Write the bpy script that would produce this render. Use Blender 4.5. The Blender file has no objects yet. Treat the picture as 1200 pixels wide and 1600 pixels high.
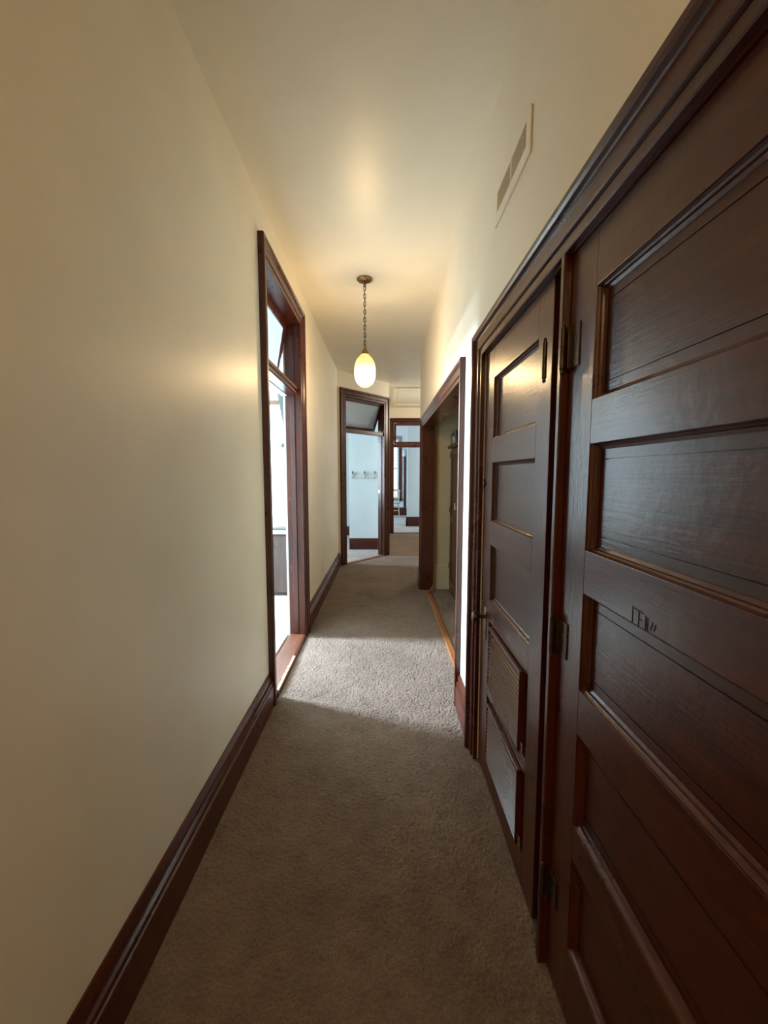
import bpy, bmesh, math, random
import numpy as np
from mathutils import Vector, Matrix
random.seed(7); np.random.seed(7)
S = bpy.context.scene
COL = S.collection
PI = math.pi

# ------------------------------------------------------------------ camera
cam = bpy.data.objects.new('camera', bpy.data.cameras.new('camera')); COL.objects.link(cam)
cam.location = (0, 0, 1.5)
cam.rotation_euler = (PI/2 - 0.0917, 0, 0)
cam.data.sensor_fit = 'AUTO'; cam.data.sensor_width = 36.0
cam.data.lens = 36.0*644.0/1600.0
cam.data.clip_start = 0.02
S.camera = cam

# ------------------------------------------------------------------ world, lights, exposure
W = bpy.data.worlds.new('world'); S.world = W; W.use_nodes = True
bg = W.node_tree.nodes['Background']
bg.inputs['Color'].default_value = (0.80, 0.93, 1.0, 1); bg.inputs['Strength'].default_value = 1.2
S.view_settings.view_transform = 'Standard'; S.view_settings.look = 'None'
S.view_settings.gamma = 1.0; S.view_settings.use_curve_mapping = False
S.view_settings.exposure = 1.13
S.cycles.max_bounces = 14; S.cycles.diffuse_bounces = 8; S.cycles.glossy_bounces = 6
S.cycles.transparent_max_bounces = 12; S.cycles.transmission_bounces = 8
S.cycles.sample_clamp_indirect = 8.0
S.cycles.use_denoising = True
S.cycles.caustics_reflective = False; S.cycles.caustics_refractive = False

BULB_POWER = 23.0
def area(name, loc, rot, sx, sy, power, color):
    d = bpy.data.lights.new(name, 'AREA'); d.shape = 'RECTANGLE'; d.size = sx; d.size_y = sy
    d.energy = power; d.color = color
    o = bpy.data.objects.new(name, d); COL.objects.link(o); o.location = loc; o.rotation_euler = rot
    return o
DAY = (0.70, 0.86, 1.0)
# daylight entering through the three side-room windows
area('daylight_left_room', (-4.42, 3.95, 2.2), (0, -PI/2+0.35, 0), 1.0, 0.6, 640, DAY)
area('daylight_corner_room', (-3.32, 7.45, 1.7), (0, -PI/2, 0), 1.5, 0.6, 62, DAY)
area('daylight_end_room', (-1.6, 13.4, 1.6), (0, -PI/2, 0), 1.6, 1.4, 50, DAY)
# added unseen fill light, brightens the wide far hall from the right
area('far_hall_fill', (2.12, 8.4, 2.72), (0, PI/2-0.15, 0), 0.6, 1.4, 25, (1.0, 0.90, 0.74))
# added warm fill behind the camera, lifts the near end of the hall
area('hall_fill_behind', (-0.15, -1.6, 3.05), (0, 0, 0), 0.35, 0.35, 15, (1.0, 0.70, 0.37))

# ------------------------------------------------------------------ node helpers
def new_mat(name):
    m = bpy.data.materials.new(name); m.use_nodes = True
    nt = m.node_tree; b = nt.nodes['Principled BSDF']
    return m, nt, b
def nd(nt, t, **kw):
    n = nt.nodes.new(t)
    for k, v in kw.items(): setattr(n, k, v)
    return n
def ramp(nt, stops):
    r = nd(nt, 'ShaderNodeValToRGB'); el = r.color_ramp.elements
    while len(el) < len(stops): el.new(0.5)
    for e, (p, c) in zip(el, stops): e.position = p; e.color = (c[0], c[1], c[2], 1)
    return r
def noise(nt, vec, scale, detail=4, rough=0.55):
    n = nd(nt, 'ShaderNodeTexNoise'); n.inputs['Scale'].default_value = scale
    n.inputs['Detail'].default_value = detail; n.inputs['Roughness'].default_value = rough
    nt.links.new(vec, n.inputs['Vector']); return n
def mapping(nt, scale):
    tc = nd(nt, 'ShaderNodeTexCoord'); mp = nd(nt, 'ShaderNodeMapping')
    mp.inputs['Scale'].default_value = scale
    nt.links.new(tc.outputs['Object'], mp.inputs['Vector']); return mp.outputs['Vector']
def bump(nt, b, h, strength, dist):
    bp = nd(nt, 'ShaderNodeBump'); bp.inputs['Strength'].default_value = strength
    bp.inputs['Distance'].default_value = dist
    nt.links.new(h, bp.inputs['Height']); nt.links.new(bp.outputs['Normal'], b.inputs['Normal'])

def paint(name, col, rough=0.42, var=0.03, bmp=0.15, spec=0.5):
    m, nt, b = new_mat(name)
    v = mapping(nt, (1, 1, 1))
    n1 = noise(nt, v, 2.2, 5); n2 = noise(nt, v, 160, 3)
    lo = [c*(1-var) for c in col]; hi = [min(1, c*(1+var)) for c in col]
    r = ramp(nt, [(0.35, lo), (0.65, hi)]); nt.links.new(n1.outputs['Fac'], r.inputs['Fac'])
    nt.links.new(r.outputs['Color'], b.inputs['Base Color'])
    b.inputs['Roughness'].default_value = rough; b.inputs['Specular IOR Level'].default_value = spec
    bump(nt, b, n2.outputs['Fac'], bmp, 0.002)
    return m

def wood(name, dark, mid, light, axis, rough=0.27, coat=0.12, worn=False, grain=1.0, bumpst=0.2):
    m, nt, b = new_mat(name)
    sc = [26, 26, 26]; sc[axis] = 1.6
    v = mapping(nt, tuple(sc)); v2 = mapping(nt, (1, 1, 1))
    g = noise(nt, v, 1.0, 6, 0.6); big = noise(nt, v2, 3.0, 3); fine = noise(nt, v, 5.0, 3)
    r = ramp(nt, [(0.28, dark), (0.52, mid), (0.78, light)])
    mx = nd(nt, 'ShaderNodeMix', data_type='FLOAT'); mx.inputs['Factor'].default_value = 0.3
    nt.links.new(g.outputs['Fac'], mx.inputs[2]); nt.links.new(big.outputs['Fac'], mx.inputs[3])
    nt.links.new(mx.outputs[0], r.inputs['Fac'])
    out = r.outputs['Color']
    if worn:
        sc2 = [90, 90, 90]; sc2[axis] = 14
        w = noise(nt, mapping(nt, tuple(sc2)), 1.0, 4, 0.7)
        wr = ramp(nt, [(0.66, (0, 0, 0)), (0.70, (1, 1, 1))]); nt.links.new(w.outputs['Fac'], wr.inputs['Fac'])
        mc = nd(nt, 'ShaderNodeMix', data_type='RGBA')
        nt.links.new(wr.outputs['Color'], mc.inputs['Factor']); nt.links.new(out, mc.inputs[6])
        mc.inputs[7].default_value = (0.42, 0.24, 0.13, 1); out = mc.outputs[2]
    nt.links.new(out, b.inputs['Base Color'])
    rr = nd(nt, 'ShaderNodeMapRange'); rr.inputs['To Min'].default_value = rough*0.8; rr.inputs['To Max'].default_value = rough*1.35
    nt.links.new(big.outputs['Fac'], rr.inputs['Value']); nt.links.new(rr.outputs['Result'], b.inputs['Roughness'])
    b.inputs['Coat Weight'].default_value = coat; b.inputs['Specular IOR Level'].default_value = 0.42; b.inputs['Coat Roughness'].default_value = 0.22
    mix = nd(nt, 'ShaderNodeMath', operation='ADD')
    nt.links.new(fine.outputs['Fac'], mix.inputs[0])
    wav = noise(nt, v2, 42, 2); nt.links.new(wav.outputs['Fac'], mix.inputs[1])
    bump(nt, b, mix.outputs[0], bumpst, 0.003)
    return m

def metal(name, col, rough=0.35, var=0.3):
    m, nt, b = new_mat(name)
    n = noise(nt, mapping(nt, (1, 1, 1)), 60, 4)
    r = ramp(nt, [(0.3, [c*(1-var) for c in col]), (0.7, [min(1, c*(1+var)) for c in col])])
    nt.links.new(n.outputs['Fac'], r.inputs['Fac']); nt.links.new(r.outputs['Color'], b.inputs['Base Color'])
    b.inputs['Metallic'].default_value = 0.9; b.inputs['Roughness'].default_value = rough
    return m

def carpet_mat(name, dark, light):
    m, nt, b = new_mat(name)
    v = mapping(nt, (1, 1, 1))
    big = noise(nt, v, 1.7, 5, 0.6); mid = noise(nt, v, 11, 4); fine = noise(nt, v, 190, 3, 0.7)
    a1 = nd(nt, 'ShaderNodeMix', data_type='FLOAT'); a1.inputs['Factor'].default_value = 0.35
    nt.links.new(big.outputs['Fac'], a1.inputs[2]); nt.links.new(mid.outputs['Fac'], a1.inputs[3])
    a2 = nd(nt, 'ShaderNodeMix', data_type='FLOAT'); a2.inputs['Factor'].default_value = 0.45
    nt.links.new(a1.outputs[0], a2.inputs[2]); nt.links.new(fine.outputs['Fac'], a2.inputs[3])
    r = ramp(nt, [(0.36, dark), (0.64, light)]); nt.links.new(a2.outputs[0], r.inputs['Fac'])
    nt.links.new(r.outputs['Color'], b.inputs['Base Color'])
    b.inputs['Roughness'].default_value = 1.0; b.inputs['Specular IOR Level'].default_value = 0.1
    b.inputs['Sheen Weight'].default_value = 0.15; b.inputs['Sheen Roughness'].default_value = 0.6
    bump(nt, b, fine.outputs['Fac'], 0.7, 0.006)
    return m

def pebbled_glass(name, tint, milk=0.6):
    m, nt, b = new_mat(name)
    nt.nodes.remove(b); out = nt.nodes['Material Output']
    v = mapping(nt, (1, 1, 1)); n = noise(nt, v, 70, 3)
    bp = nd(nt, 'ShaderNodeBump'); bp.inputs['Strength'].default_value = 0.5; bp.inputs['Distance'].default_value = 0.004
    nt.links.new(n.outputs['Fac'], bp.inputs['Height'])
    tr = nd(nt, 'ShaderNodeBsdfTransparent'); tr.inputs['Color'].default_value = (*tint, 1)
    tl = nd(nt, 'ShaderNodeBsdfTranslucent'); tl.inputs['Color'].default_value = (*tint, 1)
    df = nd(nt, 'ShaderNodeBsdfDiffuse'); df.inputs['Color'].default_value = (*tint, 1)
    gl = nd(nt, 'ShaderNodeBsdfGlossy'); gl.inputs['Roughness'].default_value = 0.12
    nt.links.new(bp.outputs['Normal'], gl.inputs['Normal'])
    m0 = nd(nt, 'ShaderNodeMixShader'); m0.inputs['Fac'].default_value = 0.3
    nt.links.new(tl.outputs[0], m0.inputs[1]); nt.links.new(df.outputs[0], m0.inputs[2])
    m1 = nd(nt, 'ShaderNodeMixShader'); m1.inputs['Fac'].default_value = milk
    nt.links.new(tr.outputs[0], m1.inputs[1]); nt.links.new(m0.outputs[0], m1.inputs[2])
    fr = nd(nt, 'ShaderNodeFresnel'); fr.inputs['IOR'].default_value = 1.45
    m2 = nd(nt, 'ShaderNodeMixShader'); nt.links.new(fr.outputs[0], m2.inputs['Fac'])
    nt.links.new(m1.outputs[0], m2.inputs[1]); nt.links.new(gl.outputs[0], m2.inputs[2])
    nt.links.new(m2.outputs[0], out.inputs['Surface'])
    return m

M = {}
M['wall'] = paint('cream_wall_paint', (0.74, 0.69, 0.58), 0.42)
M['ceiling'] = paint('cream_ceiling_paint', (0.74, 0.70, 0.60), 0.38)
M['white'] = paint('white_room_paint', (0.50, 0.54, 0.54), 0.5)
M['pale'] = paint('pale_blue_paint', (0.58, 0.69, 0.76), 0.5)
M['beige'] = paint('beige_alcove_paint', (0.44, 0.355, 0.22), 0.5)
D, Md, L = (0.024, 0.0037, 0.0013), (0.055, 0.0086, 0.0029), (0.086, 0.0165, 0.0055)
M['wood_v'] = wood('varnished_mahogany_upright', D, Md, L, 2)
M['wood_h'] = wood('varnished_mahogany_along', D, Md, L, 1)
M['wood_x'] = wood('varnished_mahogany_across', D, Md, L, 0)
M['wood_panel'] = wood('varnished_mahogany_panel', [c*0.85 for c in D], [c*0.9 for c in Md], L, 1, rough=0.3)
M['wood_worn'] = wood('worn_mahogany_jamb', D, (0.075, 0.015, 0.006), (0.11, 0.027, 0.0105), 2, rough=0.5, coat=0.0, worn=True)
M['threshold'] = wood('scuffed_threshold_wood', (0.05, 0.016, 0.008), (0.10, 0.033, 0.017), (0.17, 0.065, 0.033), 1, rough=0.4, coat=0.1, worn=True)
M['strip'] = wood('orange_strip_wood', (0.13, 0.05, 0.017), (0.24, 0.095, 0.034), (0.34, 0.15, 0.06), 1, rough=0.45, coat=0.1)
M['bare'] = wood('bare_chipped_wood', (0.35, 0.2, 0.1), (0.5, 0.32, 0.18), (0.6, 0.42, 0.26), 1, rough=0.6, coat=0.0)
M['oak'] = wood('brown_cupboard_wood', (0.035, 0.015, 0.006), (0.07, 0.031, 0.012), (0.11, 0.052, 0.021), 2, rough=0.4, coat=0.15)
M['vanity'] = wood('grey_brown_cabinet_wood', (0.018, 0.010, 0.008), (0.035, 0.021, 0.016), (0.06, 0.037, 0.029), 2, rough=0.85, coat=0.0)
M['chair'] = wood('pale_chair_wood', (0.30, 0.24, 0.18), (0.42, 0.35, 0.28), (0.52, 0.45, 0.37), 2, rough=0.4, coat=0.1)
M['iron'] = metal('dark_bronze', (0.075, 0.05, 0.032), 0.45)
M['brass'] = metal('aged_brass', (0.20, 0.125, 0.055), 0.38)
M['nickel'] = metal('worn_nickel', (0.55, 0.50, 0.44), 0.3, 0.1)
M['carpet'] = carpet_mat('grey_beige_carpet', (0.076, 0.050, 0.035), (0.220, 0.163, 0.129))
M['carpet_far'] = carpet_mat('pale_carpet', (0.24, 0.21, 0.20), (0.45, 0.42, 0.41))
M['glass'] = pebbled_glass('pebbled_glass', (0.95, 0.97, 1.0), 0.15)
M['frosted'] = pebbled_glass('frosted_glass', (0.60, 0.66, 0.68), 0.85)
M['clear'] = pebbled_glass('clear_window_glass', (0.97, 0.99, 1.0), 0.04)
M['jar'] = pebbled_glass('jar_glass', (0.75, 0.80, 0.80), 0.3)
M['navy'] = paint('navy_glaze', (0.006, 0.010, 0.028), 0.25)
M['darkpanel'] = paint('dark_grey_green_lacquer', (0.018, 0.024, 0.022), 0.5)
M['plastic'] = paint('ivory_plastic', (0.66, 0.62, 0.52), 0.35)
M['register'] = paint('cream_register_enamel', (0.72, 0.67, 0.56), 0.38)
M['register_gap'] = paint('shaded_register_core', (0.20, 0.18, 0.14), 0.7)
M['shadow_gap'] = paint('dark_joint', (0.008, 0.004, 0.003), 0.9)
M['letter'] = paint('dark_brown_stain', (0.016, 0.009, 0.006), 0.5)
M['tile'] = paint('white_floor_tile', (0.48, 0.48, 0.45), 0.35)
M['grout'] = paint('grey_grout', (0.35, 0.34, 0.32), 0.9)
M['cable'] = paint('ivory_cable_jacket', (0.45, 0.38, 0.28), 0.5)
M['counter'] = paint('pale_counter', (0.75, 0.73, 0.68), 0.3)

def print_sheet():
    m, nt, b = new_mat('speckled_printed_sheet')
    v = mapping(nt, (30, 30, 60)); n = noise(nt, v, 1.0, 2)
    r = ramp(nt, [(0.60, (0.42, 0.44, 0.44)), (0.66, (0.06, 0.06, 0.06))])
    nt.links.new(n.outputs['Fac'], r.inputs['Fac']); nt.links.new(r.outputs['Color'], b.inputs['Base Color'])
    b.inputs['Roughness'].default_value = 0.6
    return m
M['print'] = print_sheet()

def lamp_glass():
    m, nt, b = new_mat('glowing_opal_glass')
    tc = nd(nt, 'ShaderNodeTexCoord'); sp = nd(nt, 'ShaderNodeSeparateXYZ'); sg = nd(nt, 'ShaderNodeSeparateXYZ')
    nt.links.new(tc.outputs['Object'], sp.inputs[0]); nt.links.new(tc.outputs['Generated'], sg.inputs[0])
    at = nd(nt, 'ShaderNodeMath', operation='ARCTAN2'); nt.links.new(sp.outputs['Y'], at.inputs[0]); nt.links.new(sp.outputs['X'], at.inputs[1])
    mu = nd(nt, 'ShaderNodeMath', operation='MULTIPLY'); mu.inputs[1].default_value = 30; nt.links.new(at.outputs[0], mu.inputs[0])
    cs = nd(nt, 'ShaderNodeMath', operation='COSINE'); nt.links.new(mu.outputs[0], cs.inputs[0])
    rib = nd(nt, 'ShaderNodeMapRange'); rib.inputs['From Min'].default_value = -1; rib.inputs['To Min'].default_value = 0.62; rib.inputs['To Max'].default_value = 1.0
    nt.links.new(cs.outputs[0], rib.inputs['Value'])
    st = ramp(nt, [(0.0, (0.55, 0.40, 0.20)), (0.08, (1.0, 0.9, 0.6)), (0.52, (1.0, 0.92, 0.62)), (0.70, (0.50, 0.44, 0.17)), (1.0, (0.40, 0.335, 0.105))])
    nt.links.new(sg.outputs['Z'], st.inputs['Fac'])
    em = nd(nt, 'ShaderNodeEmission'); nt.links.new(st.outputs['Color'], em.inputs['Color'])
    m1 = nd(nt, 'ShaderNodeMath', operation='MULTIPLY'); nt.links.new(rib.outputs['Result'], m1.inputs[0]); m1.inputs[1].default_value = 1.7
    nt.links.new(m1.outputs[0], em.inputs['Strength'])
    # the opal glass glows and lets the bulb's light through
    tr = nd(nt, 'ShaderNodeBsdfTransparent'); tr.inputs['Color'].default_value = (1.0, 0.97, 0.9, 1)
    mx = nd(nt, 'ShaderNodeMixShader'); mx.inputs['Fac'].default_value = 0.45
    nt.links.new(em.outputs[0], mx.inputs[1]); nt.links.new(tr.outputs[0], mx.inputs[2])
    nt.nodes.remove(b); nt.links.new(mx.outputs[0], nt.nodes['Material Output'].inputs['Surface'])
    return m
M['lamp'] = lamp_glass()

# ------------------------------------------------------------------ mesh helpers
class MB:
    def __init__(s): s.v = []; s.f = []
    def box(s, x0, x1, y0, y1, z0, z1):
        n = len(s.v)
        s.v += [(x0,y0,z0),(x1,y0,z0),(x1,y1,z0),(x0,y1,z0),(x0,y0,z1),(x1,y0,z1),(x1,y1,z1),(x0,y1,z1)]
        s.f += [tuple(n+i for i in q) for q in [(0,3,2,1),(4,5,6,7),(0,1,5,4),(1,2,6,5),(2,3,7,6),(3,0,4,7)]]
        return s
    def obox(s, o, u, v, w):      # corner o and three edge vectors
        n = len(s.v); o, u, v, w = map(Vector, (o, u, v, w))
        s.v += [tuple(p) for p in (o, o+u, o+u+v, o+v, o+w, o+u+w, o+u+v+w, o+v+w)]
        s.f += [tuple(n+i for i in q) for q in [(0,3,2,1),(4,5,6,7),(0,1,5,4),(1,2,6,5),(2,3,7,6),(3,0,4,7)]]
        return s
    def loft(s, rings, caps=True, closed=True):
        n = len(s.v); k = len(rings[0])
        for r in rings: s.v += [tuple(p) for p in r]
        for i in range(len(rings)-1):
            for j in range(k if closed else k-1):
                a = n+i*k+j; b2 = n+i*k+(j+1) % k
                s.f.append((a, b2, b2+k, a+k))
        if caps:
            s.f.append(tuple(n+j for j in reversed(range(k))))
            s.f.append(tuple(n+(len(rings)-1)*k+j for j in range(k)))
        return s
    def lathe(s, c, prof, seg=24, axis='z', flute=0, amp=0.0):
        rings = []
        for r, h in prof:
            ring = []
            for j in range(seg):
                a = 2*PI*j/seg; rr = r*(1+amp*math.cos(flute*a)) if flute else r
                p, q = rr*math.cos(a), rr*math.sin(a)
                ring.append((c[0]+p, c[1]+q, c[2]+h) if axis == 'z' else
                            (c[0]+h, c[1]+p, c[2]+q) if axis == 'x' else (c[0]+p, c[1]+h, c[2]+q))
            rings.append(ring)
        return s.loft(rings)
    def tube(s, pts, r, seg=8):
        pts = [Vector(p) for p in pts]; rings = []
        for i, p in enumerate(pts):
            t = (pts[min(i+1, len(pts)-1)]-pts[max(i-1, 0)]).normalized()
            up = Vector((0, 0, 1)) if abs(t.z) < 0.9 else Vector((1, 0, 0))
            a = t.cross(up).normalized(); b = t.cross(a)
            rr = r[i] if isinstance(r, (list, tuple)) else r
            rings.append([p+a*rr*math.cos(2*PI*j/seg)+b*rr*math.sin(2*PI*j/seg) for j in range(seg)])
        return s.loft(rings)
    def torus(s, c, R, r, stretch, ax, seg=14, m=6):
        n = len(s.v)
        for i in range(seg):
            a = 2*PI*i/seg; ca, sa = math.cos(a), math.sin(a)
            for j in range(m):
                b = 2*PI*j/m; rad = R+r*math.cos(b); off = r*math.sin(b)
                h = rad*sa + (stretch if sa > 0 else -stretch)
                w = rad*ca
                s.v.append((c[0]+(w if ax == 0 else off), c[1]+(off if ax == 0 else w), c[2]+h))
        for i in range(seg):
            for j in range(m):
                s.f.append((n+i*m+j, n+((i+1) % seg)*m+j, n+((i+1) % seg)*m+(j+1) % m, n+i*m+(j+1) % m))
        return s

WL = {}
def build(name, mb, mat, parent=None, loc=None, bevel=0.0, smooth=False, **props):
    """one mesh object; vertices are given in world space, the origin goes to loc (or the parent's base)"""
    base = Vector(WL[parent.name]) if parent else Vector(loc or (0, 0, 0))
    me = bpy.data.meshes.new(name)
    me.from_pydata([tuple(Vector(p)-base) for p in mb.v], [], mb.f)
    bm = bmesh.new(); bm.from_mesh(me); bmesh.ops.recalc_face_normals(bm, faces=bm.faces)
    bm.to_mesh(me); bm.free()
    me.materials.append(mat)
    if smooth:
        me.polygons.foreach_set('use_smooth', [True]*len(me.polygons))
        try: me.set_sharp_from_angle(angle=math.radians(40))
        except Exception: pass
    o = bpy.data.objects.new(name, me); COL.objects.link(o)
    if parent: o.parent = parent
    else: o.location = base
    WL[o.name] = base
    if bevel:
        bv = o.modifiers.new('bevel', 'BEVEL'); bv.width = bevel; bv.segments = 2; bv.limit_method = 'ANGLE'
    for k, v in props.items(): o[k] = v
    return o
def thing(name, label, cat, loc, group=None, kind=None):
    o = bpy.data.objects.new(name, None); COL.objects.link(o); o.location = loc; o.empty_display_size = 0.1
    o['label'] = label; o['category'] = cat; WL[o.name] = Vector(loc)
    if group: o['group'] = group
    if kind: o['kind'] = kind
    return o
def struct(name, mb, mat, label, cat, **kw):
    return build(name, mb, mat, label=label, category=cat, kind='structure', **kw)

# ------------------------------------------------------------------ dimensions
XL, XR, HC = -0.742, 0.490, 3.135
TH = 0.14
LD0, LD1 = 2.675, 3.705            # left doorway, inner faces
LDZ = 2.795
OP0, OP1, OPZ = 2.66, 5.20, 2.085   # alcove opening on the right
C1a, C1b = 1.25, 2.05              # far closet door
C2a, C2b = 0.33, 1.135             # near closet door
CLZ = 2.075
CA = Vector((-0.712, 6.690, 0)); CD = Vector((0.80, 0.93, 0)).normalized(); CN = Vector((CD.y, -CD.x, 0))
A0, A1, AZ = 0.135, 1.085, 2.745    # angled doorway
CE = CA + CD*1.225
YE = 10.40
E0, E1, EZ = 0.245, 1.10, 2.765     # end doorway

# ------------------------------------------------------------------ shell
struct('floor', MB().box(-4.7, 2.4, -3.2, 15.4, -0.12, -0.03), M['grout'], 'subfloor under the carpet of the hall and rooms', 'floor')
struct('ceiling', MB().box(-4.7, 2.4, -3.2, 15.4, HC, HC+0.1), M['ceiling'], 'cream painted hall ceiling', 'ceiling')
w = MB()
w.box(XL-TH, XL, -3.0, LD0-0.02, -0.03, HC); w.box(XL-TH, XL, LD0-0.02, LD1+0.02, LDZ+0.02, HC); w.box(XL-TH, XL, LD1+0.02, CA.y+0.06, -0.03, HC)
struct('wall_left', w, M['wall'], 'long cream hall wall on the left with a doorway', 'wall')
w = MB()
w.box(XR, XR+TH, -3.0, C2a-0.01, -0.03, HC); w.box(XR, XR+TH, C2a-0.01, C1b+0.01, CLZ+0.01, HC)
w.box(XR, XR+TH, C1b+0.01, OP0-0.02, -0.03, HC); w.box(XR, XR+TH, OP0-0.02, OP1+0.02, OPZ+0.02, HC)
w.box(XR, XR+TH, OP1+0.02, 5.66, -0.03, HC)
struct('wall_right', w, M['wall'], 'cream hall wall on the right above the closet doors', 'wall')
w = MB()
w.box(XR+0.09, XR+TH, C2a-0.01, C1b+0.01, -0.03, CLZ+0.01)
struct('wall_closet', w, M['shadow_gap'], 'dark closet back behind the doors', 'wall')
w = MB(); w.box(XR+TH, 2.2, 5.52, 5.66, -0.03, HC)
struct('wall_return', w, M['wall'], 'cream wall returning past the alcove', 'wall')
w = MB(); w.box(2.2, 2.3, 5.52, YE, -0.03, HC)
struct('wall_far_right', w, M['wall'], 'cream wall of the wide far hall', 'wall')
w = MB(); w.box(XL-TH, XR+TH, -3.1, -3.0, -0.03, HC)
struct('wall_back', w, M['wall'], 'cream wall behind the camera', 'wall')
# angled wall
w = MB()
def ab(mb, s0, s1, z0, z1, d0=0.0, d1=TH):
    o = CA+CD*s0-CN*d1; mb.obox((o.x, o.y, z0), CD*(s1-s0), CN*(d1-d0), (0, 0, z1-z0)); return mb
ab(w, -0.06, A0-0.02, -0.03, HC); ab(w, A0-0.02, A1+0.02, AZ+0.02, HC); ab(w, A1+0.02, 1.225, -0.03, HC)
struct('wall_angled', w, M['wall'], 'angled cream wall holding the tall doorway at the corner', 'wall')
w = MB(); w.box(CE.x-TH, CE.x, CE.y+0.001, YE, -0.03, HC)
struct('wall_passage', w, M['wall'], 'cream side wall of the passage past the angled doorway', 'wall')
w = MB(); w.box(CE.x-TH, E0-0.02, YE, YE+TH, -0.03, HC); w.box(E0-0.02, E1+0.02, YE, YE+TH, EZ+0.02, HC); w.box(E1+0.02, 2.3, YE, YE+TH, -0.03, HC)
struct('wall_end', w, M['wall'], 'cream wall at the far end of the hall', 'wall')
# alcove
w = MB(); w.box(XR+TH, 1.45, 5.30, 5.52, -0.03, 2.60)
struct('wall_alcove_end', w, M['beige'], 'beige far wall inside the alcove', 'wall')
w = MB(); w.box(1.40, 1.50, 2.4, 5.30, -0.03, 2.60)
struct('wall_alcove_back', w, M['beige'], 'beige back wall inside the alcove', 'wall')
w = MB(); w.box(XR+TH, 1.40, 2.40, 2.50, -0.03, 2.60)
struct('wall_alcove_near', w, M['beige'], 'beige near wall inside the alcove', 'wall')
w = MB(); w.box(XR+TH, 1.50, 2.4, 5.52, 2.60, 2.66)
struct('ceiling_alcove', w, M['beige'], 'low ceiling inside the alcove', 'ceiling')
# left room
w = MB(); w.box(-4.60, XL-TH, 5.50, 5.62, -0.03, HC)
struct('wall_left_room_far', w, M['white'], 'bright white wall of the left room', 'wall')
w = MB(); w.box(-4.60, XL-TH, 1.60, 1.70, -0.03, HC)
struct('wall_left_room_near', w, M['white'], 'white near wall of the left room', 'wall')
w = MB(); w.box(-4.70, -4.60, 1.60, 3.50, -0.03, HC); w.box(-4.70, -4.60, 4.45, 5.62, -0.03, HC)
w.box(-4.70, -4.60, 3.50, 4.45, -0.03, 0.75); w.box(-4.70, -4.60, 3.50, 4.45, 2.80, HC)
struct('wall_left_room_side', w, M['white'], 'white window wall of the left room', 'wall')
w = MB(); w.box(XL-TH-0.012, XL-TH-0.001, 1.7, LD0-0.13, -0.03, HC); w.box(XL-TH-0.012, XL-TH-0.001, LD1+0.13, 5.5, -0.03, HC)
struct('wall_left_room_door_side', w, M['white'], 'white plaster on the room side of the left hall wall', 'wall')
# corner room behind the angled door
w = MB(); w.box(-3.5, XL-TH, 5.90, 6.02, -0.03, HC)
struct('wall_corner_room_near', w, M['white'], 'near wall of the corner room', 'wall')
w = MB(); w.box(-0.692, CE.x-TH, 8.17, 8.31, -0.03, HC)
struct('wall_corner_room_hooks', w, M['pale'], 'pale blue wall seen through the angled doorway', 'wall')
w = MB(); w.box(-3.5, CE.x-TH, 10.10, 10.22, -0.03, HC)
struct('wall_corner_room_far', w, M['white'], 'bright far wall of the corner room', 'wall')
w = MB(); w.box(-3.6, -3.5, 5.90, 7.05, -0.03, HC); w.box(-3.6, -3.5, 7.85, 10.22, -0.03, HC)
w.box(-3.6, -3.5, 7.05, 7.85, -0.03, 0.8); w.box(-3.6, -3.5, 7.05, 7.85, 2.4, HC)
struct('wall_corner_room_side', w, M['white'], 'window wall of the corner room', 'wall')
# end room
w = MB(); w.box(0.667, 2.3, 11.86, 12.05, -0.03, HC)
struct('wall_end_room_pier', w, M['pale'], 'pale wall pier just inside the end room', 'wall')
WX0, WX1, WZ0, WZ1, YW = -0.55, 0.53, 0.62, 2.75, 15.0
w = MB(); w.box(-2.0, WX0, YW, YW+0.12, -0.03, HC); w.box(WX1, 2.3, YW, YW+0.12, -0.03, HC)
w.box(WX0, WX1, YW, YW+0.12, -0.03, WZ0); w.box(WX0, WX1, YW, YW+0.12, WZ1, HC)
struct('wall_end_room_window', w, M['pale'], 'window wall of the end room', 'wall')
w = MB(); w.box(-2.1, -2.0, YE+TH, 15.12, -0.03, HC)
struct('wall_end_room_left', w, M['white'], 'left wall of the end room', 'wall')
w = MB(); w.box(2.2, 2.3, 12.05, 15.0, -0.03, HC)
struct('wall_end_room_right', w, M['white'], 'right wall of the end room', 'wall')

# ------------------------------------------------------------------ casings and jambs
PROF = [(0,0),(0,.016),(.003,.019),(.026,.019),(.029,.014),(.033,.024),(.036,.027),(.082,.027),(.085,.031),(.089,.040),(.096,.045),(.108,.046),(.113,.043),(.115,.038),(.115,0)]
def casing(root, o, u, n, u0, u1, zh, prof, mats, z0=0.0, legs=(True, True), lab=('casing_leg', 'casing_head')):
    """mitred casing on the wall plane through o, along u, facing n; opening u0..u1, head at zh"""
    o, u, n = Vector(o), Vector(u), Vector(n); z = Vector((0, 0, 1))
    for side, e in ((0, u0), (1, u1)):
        if not legs[side]: continue
        sg = -1 if side == 0 else 1
        mb = MB(); mb.loft([[o+u*(e+sg*w_)+n*t+z*z0 for w_, t in prof], [o+u*(e+sg*w_)+n*t+z*(zh+w_) for w_, t in prof]])
        build(lab[0], mb, mats[0], root)
    mb = MB(); mb.loft([[o+u*(u0-w_)+n*t+z*(zh+w_) for w_, t in prof], [o+u*(u1+w_)+n*t+z*(zh+w_) for w_, t in prof]])
    build(lab[1], mb, mats[1], root)
def scaled(p, kw, kt): return [(a*kw, b*kt) for a, b in p]

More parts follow.
